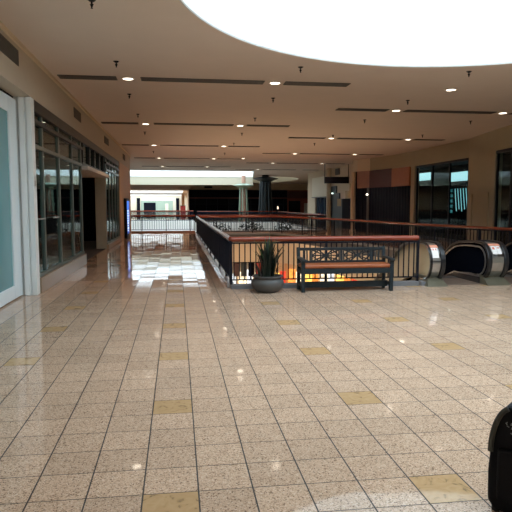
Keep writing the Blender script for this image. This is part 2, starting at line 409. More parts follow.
# transom lights over the entrance
w3 = bpy.data.objects.new('window_3', None); C.objects.link(w3); w3['kind'] = 'structure'
b = B(); box(b, -2.56,-2.46,15.8,20.95,3.22,3.42); box(b,-2.56,-2.46,15.8,20.95,2.62,2.70)
for y in (15.95,17.1,18.1,19.2,20.3): box(b, -2.56,-2.46,y-.035,y+.035,2.70,3.22)
obj('window_frame', b, DARKM, w3)
obj('window_glass', box(B(), -2.525,-2.515,15.8,20.95,2.70,3.22), GLASS, w3)
# entrance recess
struct('trim_7', box(B(), -4.0,-2.36,16.0,20.9,2.52,2.62), WHITE)              # pale lintel soffit
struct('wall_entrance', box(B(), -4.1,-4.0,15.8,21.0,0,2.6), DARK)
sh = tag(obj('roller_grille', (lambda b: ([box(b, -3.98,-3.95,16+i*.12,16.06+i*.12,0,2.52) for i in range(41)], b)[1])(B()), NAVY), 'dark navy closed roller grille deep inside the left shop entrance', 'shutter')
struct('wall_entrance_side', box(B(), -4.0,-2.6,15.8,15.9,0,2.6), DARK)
b = B(); box(b, -2.86,-2.5,20.92,21.2,0,2.52); struct('wall_entrance_pillar', b, mat('stone_pillar', (.40,.37,.28), .5, var=.1, scale=8), bevel=.01)
# end wall of the left shops
struct('wall_left_end', box(B(), -8.5,XL,25.62,31.35,0,3.42), WALLW)
struct('wall_left_fill', box(B(), -8.5,-2.85,25.7,31.35,3.42,ZC), WALL)
# push bars seen in the first glass bays
for i, (y, lab) in enumerate(((10.95, 'nearest to the pale pier'), (12.2, 'on the second bay from the pier'))):
    b = B(); tube(b, [(-2.47,y-.2,1.33),(-2.44,y-.2,1.33),(-2.44,y+.2,1.33),(-2.47,y+.2,1.33)], .014, 8)
    obj('push_bar', b, STEEL, w1)
a = thing('fire_alarm_box', 'small red alarm box on the pale pier beside the shop glass', 'alarm', (-2.45,10.52,2.0))
obj('housing', box(B(), -.05,.0,-.05,.05,-.09,.09), RED, a, bevel=.008); obj('lens', box(B(), .0,.012,-.025,.025,0,.05), WHITE, a)
# backlit poster stand against the end wall
k = k_box = thing('poster_lightbox', 'tall black poster lightbox with blue glowing picture by the left wall end', 'display', (-2.30,27.8,0))
obj('cabinet', box(B(), -.13,.0,-.65,.65,0,1.86), BLACKM, k, bevel=.01)
obj('screen', box(B(), .0,.008,-.57,.57,.75,1.74), emis('blue_backlit_picture', (.05,.20,.85), 1.2, .6, 3.), k)
b = B()
for i in range(9):
    z = 1.25 - i*.115
    box(b, .008,.012,-.42,-.42+.35+random.random()*.5,z,z+.06)
obj('picture_lettering', b, emis('white_backlit_letters', (.75,.9,1), 2.2), k)
obj('lower_screen', box(B(), .0,.007,-.57,.57,.2,.75), emis('deep_blue_backlit', (.02,.10,.45), 1.0), k)

# frieze grilles
def grille(label, y0, y1, z0, z1, x=XL):
    g = thing('wall_air_grille', label, 'air vent', (x,(y0+y1)/2,z0), 'frieze grilles on the left wall')
    hy = (y1-y0)/2; h = z1-z0
    b = B(); box(b, .0,.012,-hy,hy,0,.02); box(b,.0,.012,-hy,hy,h-.02,h); box(b,.0,.012,-hy,-hy+.02,0,h); box(b,.0,.012,hy-.02,hy,0,h); obj('frame', b, VENT, g)
    b = B(); box(b, .0,.003,-hy,hy,0,h)
    for i in range(7): box(b, .003,.010,-hy+.02,hy-.02,.03+i*(h-.06)/7,.03+i*(h-.06)/7+.012)
    obj('louvres', b, VENT, g)
grille('dark grille on the left frieze nearest the camera', 7.2, 9.68, 3.76, 4.0)
grille('small square grille on the left frieze above the first shop glass', 14.6, 15.6, 3.70, 3.94)
grille('small square grille on the left frieze above the dark entrance', 20.5, 21.7, 3.70, 3.94)
grille('farthest small grille on the left frieze', 27.3, 28.4, 3.66, 3.92)

# ------------------------------------------------------------------ ceiling fixtures
RN = ['nearest', 'second', 'third', 'fourth', 'fifth']
def slot(label, x0, x1, y):
    s = thing('ceiling_air_slot', label, 'air vent', ((x0+x1)/2, y, ZC), 'linear air slots in the ceiling'); h = (x1-x0)/2
    b = B(); box(b,-h,h,-.16,-.14,-.014,0); box(b,-h,h,.14,.16,-.014,0); box(b,-h,-h+.015,-.16,.16,-.014,0); box(b,h-.015,h,-.16,.16,-.014,0); obj('frame', b, VENT, s)
    b = B(); box(b,-h,h,-.14,.14,-.004,0)
    for q in (-.07,0,.07): box(b,-h,h,q-.006,q+.006,-.010,-.003)
    obj('vanes', b, SLOT, s)
for i, y in enumerate((12.2,18.8,25.6,32.7,39.8)):
    slot(f'short dark air slot at the left wall, {RN[i]} left-bay ceiling row', -2.32, -1.18, y)
    slot(f'long dark air slot between two downlights, {RN[i]} left-bay ceiling row', -.70, 1.84, y)
    slot(f'dark air slot at the right end of the {RN[i]} left-bay ceiling row', 2.28, 3.68, y)
for i, y in enumerate((15.3,22.0,28.9,35.7,42.5)):
    slot(f'dark air slot at the left end of the {RN[i]} right-bay ceiling row', 4.3, 5.72, y)
    slot(f'long dark air slot between two downlights, {RN[i]} right-bay ceiling row', 6.22, 8.84, y)
    slot(f'dark air slot at the right end of the {RN[i]} right-bay ceiling row', 9.36, 10.6, y)
proto = None; dimmer = None; brighter = None
def downlight(label, x, y, power=130):
    global proto
    if proto is None:
        proto = thing('recessed_downlight', label, 'ceiling light', (x,y,ZC), 'recessed downlights')
        b = B(); lathe(b, [(.13,0),(.135,-.012),(.105,-.016),(.10,-.006)], n=24); obj('trim_ring', b, WHITE, proto, smooth=True)
        obj('lens', disc(B(), (0,0), .104, -.010, 24), LAMP, proto)
        li = bpy.data.lights.new('downlight_beam', 'SPOT'); li.energy = power; li.spot_size = math.radians(125); li.spot_blend = .8; li.shadow_soft_size = .09; li.color = (1,.64,.43)
        lo = bpy.data.objects.new('beam', li); C.objects.link(lo); lo.parent = proto; lo.location = (0,0,-.03)
        return
    c = copy_tree(proto); c.location = (x,y,ZC); c['label'] = label
    global brighter
    if y > 26:
        for q in c.children:
            if q.type == 'LIGHT':
                if brighter is None: brighter = q.data.copy(); brighter.energy = 230
                q.data = brighter
    if x > 5 and y < 26:
        global dimmer
        for q in c.children:
            if q.type == 'LIGHT':
                if dimmer is None: dimmer = q.data.copy(); dimmer.energy = 45
                q.data = dimmer
for i, y in enumerate((12.2,18.9,25.6,32.7,39.8)):
    downlight(f'round downlight left of centre in the {RN[i]} row of the left bay', -.96, y)
    downlight(f'round downlight right of centre in the {RN[i]} row of the left bay', 2.08 if i != 3 else 2.08, y)
for i, y in enumerate((15.3,22.0,28.9,35.7,42.5)):
    downlight(f'round downlight nearer the centre in the {RN[i]} row of the right bay', 5.97, y)
    if i < 4: downlight(f'round downlight nearer the right wall in the {RN[i]} row of the right bay', 9.1, y)
downlight('lone round downlight without slots just beyond the round skylight', 6.1, 12.38)
downlight('lone round downlight without slots right of the fourth row of the left bay', 3.7, 32.2)
ps = None
for x, y in [(-1.03,7.66),(-1.05,10.8),(-1.07,13.9),(-1.07,16.9),(-1.1,21.0),(2.32,10.77),(2.33,13.94),(2.33,17.2),(2.35,20.85),(2.4,24.3),(5.62,10.68),(5.68,13.8),(5.68,17.1),(9.0,13.8),(9.0,16.9),(5.77,21.0),(9.04,20.5),(5.77,23.9),(-1.1,28.5),(2.4,29.0)]:
    lane = 'left' if x < 0 else 'centre' if x < 3 else 'right centre' if x < 7 else 'right'
    k = sum(1 for o in bpy.data.objects if o.name.startswith('fire_sprinkler') and o.get('lane') == lane)
    lab = f"small dark ceiling sprinkler, number {['one','two','three','four','five','six','seven','eight'][k]} from the camera in the {lane} line"
    if ps is None:
        ps = thing('fire_sprinkler', lab, 'sprinkler', (x,y,ZC), 'pendant sprinklers')
        b = B(); lathe(b, [(.001,-.02),(.03,-.02),(.055,0)], n=12); obj('escutcheon', b, BLACKM, ps)
        b = B(); tube(b, [(0,0,0),(0,0,-.09)], .012, 8); tube(b,[(-.02,0,-.05),(.0,0,-.10),(.02,0,-.05)],.006,6); obj('frame', b, BLACKM, ps)
        b = B(); tube(b, [(0,0,-.10),(0,0,-.104)], .016, 12); obj('deflector', b, BLACKM, ps); ps['lane'] = lane
    else:
        c = copy_tree(ps); c.location = (x,y,ZC); c['label'] = lab; c['lane'] = lane
for o in list(bpy.data.objects):
    if 'lane' in o: del o['lane']

# ------------------------------------------------------------------ railings
def along(poly, step):
    out = []; P_ = [Vector(p) for p in poly]; rem = step/2
    for a, b in zip(P_, P_[1:]):
        l = (b-a).length; t = rem
        while t < l: out.append(a + (b-a)*t/l); t += step
        rem = t - l
    return out
def railing(label, poly, z=.985, curb=.08, step=.105, posts=1.9, r=.042, hm=HAND, cm=CURBG, curbw=.20, group='railings round the openings', br=.010, rmat=RAILBLK, kicker=True, handrail=True):
    t = thing('railing', label, 'railing', (poly[0][0], poly[0][1], 0), group)
    ox, oy = poly[0]; pl = [(x-ox, y-oy) for x, y in poly]
    if curb:
        b = B()
        for a, c in zip(pl, pl[1:]): bar(b, (*a,curb/2),(*c,curb/2), curbw, curb)
        obj('curb', b, cm, t, bevel=.004)
    if handrail:
        b = B(); tube(b, [(x,y,z-r) for x, y in pl], r, 14); obj('handrail', b, hm, t, smooth=True)
    b = B()
    for a, c in zip(pl, pl[1:]):
        bar(b, (*a,z-2*r-.02),(*c,z-2*r-.02), .03, .03)
    obj('top_rail', b, rmat, t)
    b = B()
    for a, c in zip(pl, pl[1:]): bar(b, (*a,curb+.085),(*c,curb+.085), .03, .022)
    obj('bottom_rail', b, rmat, t)
    for p in [Vector(pl[0])] + along(pl, posts) + [Vector(pl[-1])]:
        b = B(); bar(b, (p.x,p.y,max(curb,0)),(p.x,p.y,z-2*r), .045, .045); obj('post', b, rmat, t)
    bs = along(pl, step)
    bs.sort(key=lambda p: (p.x+ox)**2 + (p.y+oy)**2)
    me = None
    zt, zb = z-2*r-.03, curb+.08
    for p in bs[:100]:
        if me is None:
            b = B(); bar(b, (0,0,zb),(0,0,zt), br*2, br*2); o = obj('baluster', b, rmat, t); me = o.data
        else:
            o = bpy.data.objects.new('baluster', me); C.objects.link(o); o.parent = t
        o.location = (p.x, p.y, 0)
    if len(bs) > 100:
        b = B()
        for p in bs[100:]: bar(b, (p.x,p.y,zb),(p.x,p.y,zt), br*2, br*2)
        o = obj('far_balusters', b, rmat, t); o['kind'] = 'stuff'
    return t
railing('railing with red-brown handrail behind the bench and potted plant', [(1.0,10.74),(4.70,10.74)], cm=CURBG, posts=3.68, r=.05)
railing('long side railing running away from the corner beside the walkway', [(1.0,10.86),(1.0,29.9)], hm=HANDY, cm=CURBW, step=.095, curb=.10, curbw=.12)
railing('railing on the near edge of the bridge, right of the long side railing', [(1.09,30.05),(4.9,30.05),(5.7,28.65),(6.26,26.9)], r=.045, step=.15, cm=CURBG)
railing('railing across the walkway end left of the corner, before the second opening', [(-9.4,32.84),(1.0,32.84)], cm=REDCURB, r=.05, posts=1.35, step=.13)
railing('distant railing on the far side of the second opening', [(-9.4,56.1),(1.55,56.1)], step=.085, r=.06, curb=.1, br=.024)
railing('railing on the far edge of the bridge behind the long side railing corner', [(1.1,32.84),(8.55,32.84)], r=.022, step=.3)
railing('curved railing across the escalator opening below the right shops', [(8.95,12.2),(8.63,13.9),(8.15,15.7),(7.72,17.6),(7.4,20.0),(7.1,22.3),(6.75,24.6),(6.34,26.75)], hm=HANDY, r=.04, step=.13)
railing('far railing in the right hall in front of the flared columns', [(1.7,49.6),(8.6,49.6)], step=.085, r=.028, br=.024)
railing('railing along the right edge of the second opening', [(8.72,33.1),(8.72,49.4)], hm=HANDY, step=.2, posts=2.5)

# ------------------------------------------------------------------ bench
bn = thing('garden_bench', 'dark green-grey lattice-back bench with orange-brown seat by the railing', 'bench', (3.075,10.30,0))
W = .87
for sx in (-1,1):
    obj('leg', bar(B(), (sx*(W-.04),-.22,0),(sx*(W-.04),-.22,.57), .065,.065), BENCHM, bn, bevel=.005)
    obj('leg', (lambda b: (bar(b,(sx*(W-.04),.17,0),(sx*(W-.04),.17,.45),.06,.06), bar(b,(sx*(W-.04),.17,.43),(sx*(W-.04),.225,.79),.06,.055), b)[2])(B()), BENCHM, bn, bevel=.005)
    obj('armrest', (lambda b: (bar(b,(sx*(W-.04),-.30,.58),(sx*(W-.04),-.05,.605),.085,.035), bar(b,(sx*(W-.04),-.06,.605),(sx*(W-.04),.20,.60),.075,.035), b)[2])(B()), BENCHM, bn, bevel=.006)
    obj('side_rail', box(B(), sx*(W-.04)-.02, sx*(W-.04)+.02, -.2,.17,.33,.40), BENCHM, bn)
    obj('side_stretcher', box(B(), sx*(W-.04)-.02, sx*(W-.04)+.02, -.2,.17,.10,.16), BENCHM, bn)
b = B(); box(b,-W+.02,W-.02,-.245,.14,.435,.505)
o = obj('seat_cushion', b, CUSH, bn, bevel=.025)
obj('apron', box(B(), -W+.04,W-.04,-.245,-.205,.335,.425), BENCHM, bn, bevel=.004)
obj('rear_apron', box(B(), -W+.04,W-.04,.15,.185,.33,.43), BENCHM, bn)
b = B(); box(b,-W+.04,W-.04,-.05,.0,.06,.17); obj('stretcher', b, BENCHM, bn, bevel=.004)
ang = math.atan2(.065,.44)
def bp(x, z): return (x, .17+(z-.43)*math.tan(ang), z)
obj('top_rail', bar(B(), bp(-W+.01,.755), bp(W-.01,.755), .045,.055), BENCHM, bn, bevel=.006)
obj('lower_back_rail', bar(B(), bp(-W+.04,.515), bp(W-.04,.515), .035,.045), BENCHM, bn)
obj('centre_post', bar(B(), bp(0,.50), bp(0,.74), .045,.03,(0,1,0)), BENCHM, bn)
for sx in (-1,1):
    for q in (.60,.665,.73):
        obj('back_slat', bar(B(), bp(sx*q,.52), bp(sx*q,.735), .026,.02,(0,1,0)), BENCHM, bn)
    x0, x1 = sorted((sx*.045, sx*.57)); b = B(); zt, zb = .735,.53
    n = 4; dx = (x1-x0)/n
    for x in (x0, x1): bar(b, bp(x,zb), bp(x,zt), .022,.02,(0,1,0))
    mid = (zt+zb)/2; xm = (x0+x1)/2
    for (p, q) in (((x0,zb),(x1,zt)),((x0,zt),(x1,zb)),((xm-dx,zb),(xm+dx,zt)),((xm-dx,zt),(xm+dx,zb)),((x0,mid),(x1,mid)),((xm,zb),(xm,zt)),
                   ((x0,mid),(xm-dx,zt)),((x0,mid),(xm-dx,zb)),((x1,mid),(xm+dx,zt)),((x1,mid),(xm+dx,zb))):
        bar(b, bp(*p), bp(*q), .020,.018,(0,1,0))
    obj('lattice_panel', b, BENCHM, bn)

# ------------------------------------------------------------------ potted plant
pp = thing('potted_plant', 'dark strap-leaved plant in a squat grey bowl at the railing corner', 'plant', (1.625,10.28,0))
b = B(); lathe(b, [(.001,.0),(.17,.0),(.20,.015),(.275,.08),(.305,.15),(.29,.215),(.25,.25),(.262,.275),(.285,.282),(.285,.30),(.262,.305),(.245,.29),(.235,.24)], n=36); obj('pot', b, POT, pp, smooth=True)
b = B(); disc(b, (0,0), .238, .262, 24); obj('soil', b, SOIL, pp)
def leaf(bm, a, reach, h, w, z0=.25, r0=.03, twist=0.):
    n = 9; L_, R_ = [], []
    d = Vector((math.cos(a), math.sin(a), 0)); s = Vector((-math.sin(a+twist), math.cos(a+twist), 0))
    for i in range(n+1):
        t = i/n; p = d*(r0 + reach*t**1.7) + Vector((0,0,z0 + h*(t - .18*t**3*reach/.3)))
        ww = w*(.55+.9*t)*(1-t**2.5)+.001
        L_.append(bm.verts.new(p - s*ww)); R_.append(bm.verts.new(p + s*ww + d*.004))
    M_ = [bm.verts.new((l.co+r.co)/2 - d*.012*math.sin(PI*min(1,i/n))) for i, (l, r) in enumerate(zip(L_, R_))]
    for i in range(n):
        bm.faces.new((L_[i],M_[i],M_[i+1],L_[i+1])); bm.faces.new((M_[i],R_[i],R_[i+1],M_[i+1]))
b = B()
for i in range(46):
    a = random.random()*2*PI
    leaf(b, a, .04+random.random()*.26, .40+random.random()*.46, .017+random.random()*.012, r0=random.random()*.11, twist=random.uniform(-.6,.6))
for a, rc, h in ((-.1,.30,.30),(.15,.26,.22),(-.4,.2,.5),(3.0,.14,.62)): leaf(b, a, rc, h, .012)
for i in range(26):   # dense dark heart of the clump
    a = random.random()*2*PI; leaf(b, a, .07, .28+random.random()*.2, .034, r0=.02+random.random()*.13, twist=1.2*random.random())
obj('foliage', b, LEAF, pp)
b = B()
for a, rc, h in ((3.3,.24,.84),(3.6,.20,.74),(4.2,.10,.82),(5.0,.06,.88),(5.4,.14,.80),(3.0,.26,.62)): leaf(b, a, rc, h, .016, twist=.5)
l = obj('young_leaves', b, LEAFL, pp); l['label'] = 'lighter green young leaves'

# ------------------------------------------------------------------ escalators
ZN, RN_ = .455, .385; YN = 10.86
def esc_path(off=0., s0=-130, yflat=11.75, yend=19.6):
    pts = []
    r = RN_+off
    for i in range(17):
        a = math.radians(-60 - 210*i/16)      # -60deg(bottom, back) -> -270deg (top)
        pts.append((YN + r*math.cos(a), ZN + r*math.sin(a)))
    for i in range(1,7):                      # ease into the slope
        t = i/6; y = YN + (yflat-YN)*t
        pts.append((y, ZN+r - .10*max(0,t-.35)**1.6))
    z0 = pts[-1][1]; tan = math.tan(math.radians(30))
    for i in range(1,6):
        t = i/5; pts.append((yflat + .7*t, z0 - tan*.7*(t*t*.5+t*.35)))
    y1, z1 = pts[-1]
    pts.append((yend, z1 - tan*(yend-y1)))
    return pts
def lower_line(path, drop): return [(y, z-drop) for y, z in path]
def balustrade(parent, xi0, xi1, belts, cap, inner, outer, stick, nm='balustrade'):
    """xi0..xi1 slab of the balustrade, belts = list of x centres, cap = (x0,x1)"""
    top = esc_path(-.05)[3:]
    rev = [(y, z-.72) for y, z in top[14:]]
    prof = top + rev[::-1]
    # slab body
    xm = (xi0+xi1)/2
    b = B(); prismX(b, prof, xi0, xm); obj('left_side_panel', b, outer, parent)
    b = B(); prismX(b, prof, xm, xi1); obj('right_side_panel', b, inner, parent)
    b = B(); ribbonX(b, esc_path(-.022)[1:], cap[0], cap[1], -.02); obj('steel_cap', b, STEEL, parent, smooth=True)
    for x in belts:
        b = B(); ribbonX(b, esc_path(.012), x-.045, x+.045, -.05); obj('handrail_belt', b, RUBBER, parent, bevel=.012)
    # foot
    x0, x1 = min([cap[0]]+[x-.05 for x in belts]), max([cap[1]]+[x+.05 for x in belts])
    b = B(); vs = []
    for z, g, yy in ((0,.05,10.45),(.10,.0,10.58),(.17,-.02,10.66)):
        gl = g if x0 < 6 or x0 > 7 else 0; gr = g if x1 < 5.5 or x1 > 6.3 else 0
        vs.append([b.verts.new(p) for p in ((x0-gl,yy,z),(x1+gr,yy,z),(x1+gr,11.3,z),(x0-gl,11.3,z))])
    for A, D in zip(vs, vs[1:]):
        for k in range(4): b.faces.new((A[k],A[(k+1)%4],D[(k+1)%4],D[k]))
    b.faces.new(vs[-1]); b.faces.new(vs[0][::-1]); obj('foot', b, OLIVE, parent)
    if stick:
        def arcbox(a0, a1, u0, u1, m, name):
            b = B(); r = RN_-.022+.004; pth = []
            for i in range(5):
                a = math.radians(a0 + (a1-a0)*i/4); pth.append((YN+r*math.cos(a), ZN+r*math.sin(a)))
            ww = cap[1]-cap[0]; ribbonX(b, pth, cap[0]+ww*u0, cap[0]+ww*u1, .003); obj(name, b, m, parent)
        arcbox(-232,-246, .0, 1., STICKO, 'warning_band')
        arcbox(-196,-231, .12,.86, STICKW, 'warning_sticker')
        for u in (.18,.40,.64): arcbox(-221,-228, u, u+.12, STICKR, 'warning_symbol')
        arcbox(-183,-186, .0,1., STEELD, 'cap_seam')
def steps(parent, x0, x1):
    obj('comb_plate', box(B(), x0,x1,11.62,11.98,.0,.012), STEEL, parent)
    b = B()
    for i in range(24):
        y = 12.0+i*.36; z = -.02-.208*max(0,i-.0)
        box(b, x0,x1,y-.02,y+.36,z-.22,z)
        for k in range(12): box(b, x0+(x1-x0)*(k+.2)/12, x0+(x1-x0)*(k+.6)/12, y-.02,y+.35,z,z+.012)
    box(b, x0,x1,11.7,12.0,-.15,.0)
    obj('steps', b, STEELD, parent)
    for x in (x0, x1):
        s = -.012 if x == x0 else .012
        pth = [(10.75,.15),(11.8,.13),(12.4,-.08),(19.6,-.08-math.tan(PI/6)*7.2)]
        b = B(); prismX(b, pth+[(y,z-.32) for y,z in pth][::-1], x, x - s); obj('skirt_panel', b, STEELD, parent)
        b = B()
        for p, q in zip(pth, pth[1:]): bar(b, (x-s*1.5,p[0],p[1]),(x-s*1.5,q[0],q[1]), .02,.022)
        obj('skirt_strip', b, STEEL, parent)
e1 = thing('escalator', 'nearer-left escalator with cream outer cladding right of the bench', 'escalator', (0,0,0), 'escalator pair')
balustrade(e1, 4.93, 5.10, [5.12], (4.85,5.07), PANELB, PANELC, True)
obj('outer_belt_trim', ribbonX(B(), esc_path(.0)[2:], 4.86, 4.90, -.03), RUBBER, e1)
steps(e1, 5.18, 6.03)
for x0, x1 in ((6.035,6.05),(5.165,5.175)):
    obj('steel_trim', ribbonX(B(), esc_path(-.085)[2:], x0, x1, -.03), STEEL, e1)
    obj('steel_trim', ribbonX(B(), [(y, z-.62) for y, z in esc_path(-.05)[17:]], x0, x1, -.02), STEEL, e1)
balustrade(e1, 6.08, 6.22, [6.09], (6.15,6.275), PANELB, PANELB, False)
e2 = thing('escalator', 'right escalator cut off by the edge of the photo', 'escalator', (0,0,0), 'escalator pair')
balustrade(e2, 6.30, 6.44, [6.44], (6.278,6.39), PANELB, PANELB, False)
steps(e2, 6.54, 7.39)
balustrade(e2, 7.44, 7.62, [7.45], (7.50,7.75), PANELB, PANELB, True)
# shared stickers on the centre drum
def arcb(a0, a1, x0, x1, m, name, par):
    b = B(); r = RN_-.022+.004; pth = []
    for i in range(6):
        a = math.radians(a0 + (a1-a0)*i/5); pth.append((YN+r*math.cos(a), ZN+r*math.sin(a)))
    ribbonX(b, pth, x0, x1, .003); obj(name, b, m, par)
arcb(-238,-252,6.15,6.275,STICKO,'warning_band',e1); arcb(-238,-252,6.278,6.39,STICKO,'warning_band',e2)
arcb(-205,-237,6.17,6.273,STICKW,'warning_sticker',e1); arcb(-205,-237,6.28,6.36,STICKW,'warning_sticker',e2)
arcb(-222,-232,6.19,6.24,STICKR,'warning_symbol',e1); arcb(-226,-230,6.29,6.34,STICKR,'warning_symbol',e2)
arcb(-192,-195,6.15,6.275,STEEL,'cap_seam',e1); arcb(-192,-195,6.278,6.39,STEEL,'cap_seam',e2)
struct('floor_landing', box(B(), 5.16,7.42,10.6,11.6,.002,.010), mat('warm_lit_landing_plate', (.30,.22,.17), .35, .5))  # warm light on the steel put into its brown tint
struct('trim_8', box(B(), 4.74,4.83,10.62,10.86,0,.08), CURBG)

# ------------------------------------------------------------------ right walls
WR = [(9.7,3.0),(10.2,12.9),(10.85,18.6),(11.4,21.45),(11.4,26.5),(11.4,27.1),(11.2,29.1),(10.75,31.3),(10.32,32.2),(10.3,33.0),(11.0,35.3),(11.0,48.0)]
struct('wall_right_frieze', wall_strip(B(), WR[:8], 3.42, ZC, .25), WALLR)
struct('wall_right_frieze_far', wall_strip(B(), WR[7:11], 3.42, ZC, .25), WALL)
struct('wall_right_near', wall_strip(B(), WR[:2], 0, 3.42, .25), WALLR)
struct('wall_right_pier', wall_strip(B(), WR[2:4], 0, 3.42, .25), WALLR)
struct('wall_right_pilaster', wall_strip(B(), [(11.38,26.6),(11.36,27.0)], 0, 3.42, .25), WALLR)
def onw(i, t, off=0.):
    a = Vector(WR[i]); c = Vector(WR[i+1]); d = (c-a).normalized(); return a+(c-a)*t + Vector((-d.y, d.x))*off
# recessed panel mould on the pier
a_, c_ = onw(2,.18,.02), onw(2,.80,.02)
b = B()
for z in (.35,2.0): bar(b, (*a_,z),(*c_,z), .03,.05)
for p in (a_,c_): bar(b, (*p,.35),(*p,2.0), .03,.05)
struct('trim_9', b, WALLR)
struct('trim_10', wall_strip(B(), [onw(2,0,.03),onw(2,1,.03)], 0, .12, .03), WALLR)
# dark shops behind the right openings (room shells)
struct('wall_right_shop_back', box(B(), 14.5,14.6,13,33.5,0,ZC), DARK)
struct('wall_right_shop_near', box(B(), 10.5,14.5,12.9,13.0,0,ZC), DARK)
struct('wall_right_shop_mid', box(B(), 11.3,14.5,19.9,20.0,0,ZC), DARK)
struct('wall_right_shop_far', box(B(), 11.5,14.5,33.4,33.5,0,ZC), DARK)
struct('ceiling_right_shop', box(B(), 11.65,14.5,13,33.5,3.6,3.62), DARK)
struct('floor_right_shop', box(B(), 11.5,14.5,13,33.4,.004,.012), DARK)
def frontR(name, i0, t0, i1, t1, ms, top=3.42, fr=BLACKM):
    w = bpy.data.objects.new(name, None); C.objects.link(w); w['kind'] = 'structure'
    a, c = onw(i0,t0,-.06), onw(i1,t1,-.06)
    b = B(); bar(b,(*a,top-.05),(*c,top-.05),.08,.10); bar(b,(*a,.06),(*c,.06),.08,.12)
    for k in ms:
        p = a+(c-a)*k; bar(b,(p.x,p.y,0),(p.x,p.y,top),.07,.07)
    obj('window_frame', b, fr, w)
    b = B(); wall_strip(b, [a,c], .1, top-.08, .01); obj('window_glass', b, GLASS, w)
frontR('window_4', 1, 0, 1, 1, (.0,.2,.4,.6,.8,.985))
frontR('window_5', 3, 0.0, 3, 1, (.01,.33,.66,.99))
# bright things inside the glazed right shop
struct('window_6', box(B(), 14.42,14.5,31.6,33.2,2.98,3.42), emis('cool_daylight_panel', (.55,.9,.95), 1.6))
struct('window_7', box(B(), 14.42,14.5,26.2,28.95,2.78,3.25), emis('cool_daylight_panel_wide', (.55,.9,.95), 1.6))
nd = thing('neon_display', 'teal glowing zigzag tube display inside the dark right shop', 'display', (13.6,26.3,0))
obj('backboard', box(B(), .02,.06,-.9,1.3,1.0,2.5), DARK, nd)
for q in (-.8,1.2): obj('leg', box(B(), .02,.06,q-.03,q+.03,0.01,1.0), BLACKM, nd)
tb = emis('teal_neon', (.35,.80,.85), 1.3)
y = .55
for k in range(5):
    obj('neon_tube', tube(B(), [(0,y-k*.27,2.35),(0,y-k*.27-.20,1.25+.1*(k%2))], .017, 6), tb, nd)
for k in range(5):
    b = B(); box(b, 0,.02,.80,1.10,2.2-k*.26,2.34-k*.26); obj('neon_letter_box', b, emis('teal_dim_box', (.05,.30,.34), .8, .8, 9), nd)
cs = thing('recessed_downlight', 'small oval light in the ceiling of the dark right shop', 'ceiling light', (13.0,25.9,3.6), 'recessed downlights')
obj('trim_ring', lathe(B(), [(.2,0),(.2,-.02),(.15,-.02)], n=20), WHITE, cs); obj('lens', disc(B(), (0,0), .15,-.018,20), LAMP, cs)
# dark shuttered shop with orange-brown and maroon header
sf = thing('shuttered_shopfront', 'dark shuttered shopfront with orange and maroon header panels on the right', 'shopfront', (0,0,0))
A = [onw(5,0,.02), onw(5,1,.02), onw(6,1,.02), onw(7,1,.02), onw(8,1,.02)]
def strip(nm, a, c, z0, z1, m, th=.1): return obj(nm, wall_strip(B(), [a,c], z0, z1, th), m, sf)
strip('header_panel', A[0]+(A[1]-A[0])*.05, A[1], 2.50, 3.44, ORANGE)['label'] = 'orange-brown header panel'
strip('header_panel', A[1], A[2], 2.50, 3.46, MAROON)['label'] = 'maroon header panel'
strip('header_panel', A[2], A[3], 2.50, 3.46, PINK)['label'] = 'mottled pink and grey header panel'
strip('header_panel', A[3], A[4], 2.50, 3.46, DARK)['label'] = 'black header end panel'
for i in range(4): strip('shutter', A[i], A[i+1], 0, 2.5, NAVY, .06)
for i in range(3):
    d_ = A[i+1]-A[i]; n = int(d_.length/.28)
    for k in range(n):
        p = A[i]+d_*(k+.5)/n; b = B(); bar(b,(p.x-.03,p.y,0),(p.x-.03,p.y,2.5),.03,.05); obj('shutter_rib', b, NAVY, sf)
b = B(); bar(b,(A[2].x-.1,A[2].y-.1,0),(A[2].x-.1,A[2].y-.1,2.5),.10,.10); obj('corner_post', b, GREYG, sf)
b = B(); tube(b, [(A[2].x-.22,A[2].y-.3,2.10),(A[2].x-.22,A[2].y-.3,2.16)], .05, 10); obj('spot_lamp', b, LAMP, sf)
def column(nm, label, x, y, r, z1, m):
    t = thing(nm, label, 'column', (x,y,0))
    obj('shaft', tube(B(), [(0,0,0),(0,0,z1)], r, 16), m, t, smooth=True); obj('base_ring', tube(B(), [(0,0,0),(0,0,.12)], r+.03, 16), m, t)
column('slim_column', 'slim cream column at the left corner of the dark shuttered shop', 10.13, 32.35, .14, 3.42, WALL)
column('slim_column', 'slim cream column right of the white boxed shop header', 10.78, 40.2, .17, 4.15, WALL)
# stepped shopfront
st = thing('stepped_shopfront', 'dark green-grey shopfront with a stepped top and mustard block', 'shopfront', (10.95,0,0))
b = B(); box(b, 0,.08, 33.3,40.8, 0, 1.95); box(b,0,.08,38.1,40.8,1.95,2.35); box(b,0,.08,38.9,40.5,2.35,2.85); box(b,0,.08,33.3,35.0,1.95,3.2); obj('front_panel', b, GREENST, st)
for y0, y1, z0, z1 in ((35.0,35.7,1.95,2.9),(35.7,36.6,1.95,2.45)): obj('mustard_block', box(B(), -.02,.08,y0,y1,z0,z1), YELLOW, st)
obj('mustard_block', box(B(), -.02,.0,37.6,38.5,1.45,1.95), YELLOW, st)
obj('door_panel', box(B(), -.02,.0,33.4,37.3,0,1.95), DARK, st)
b = B(); bar(b,(-.05,39.6,2.35),(-.05,39.75,2.35),.08,.08); obj('spot_lamp', b, emis('small_cool_lamp', (.8,1,.9), 3), st)
struct('wall_right_far', box(B(), 11.04,11.2,33.2,48.0,0,ZC), WALL)
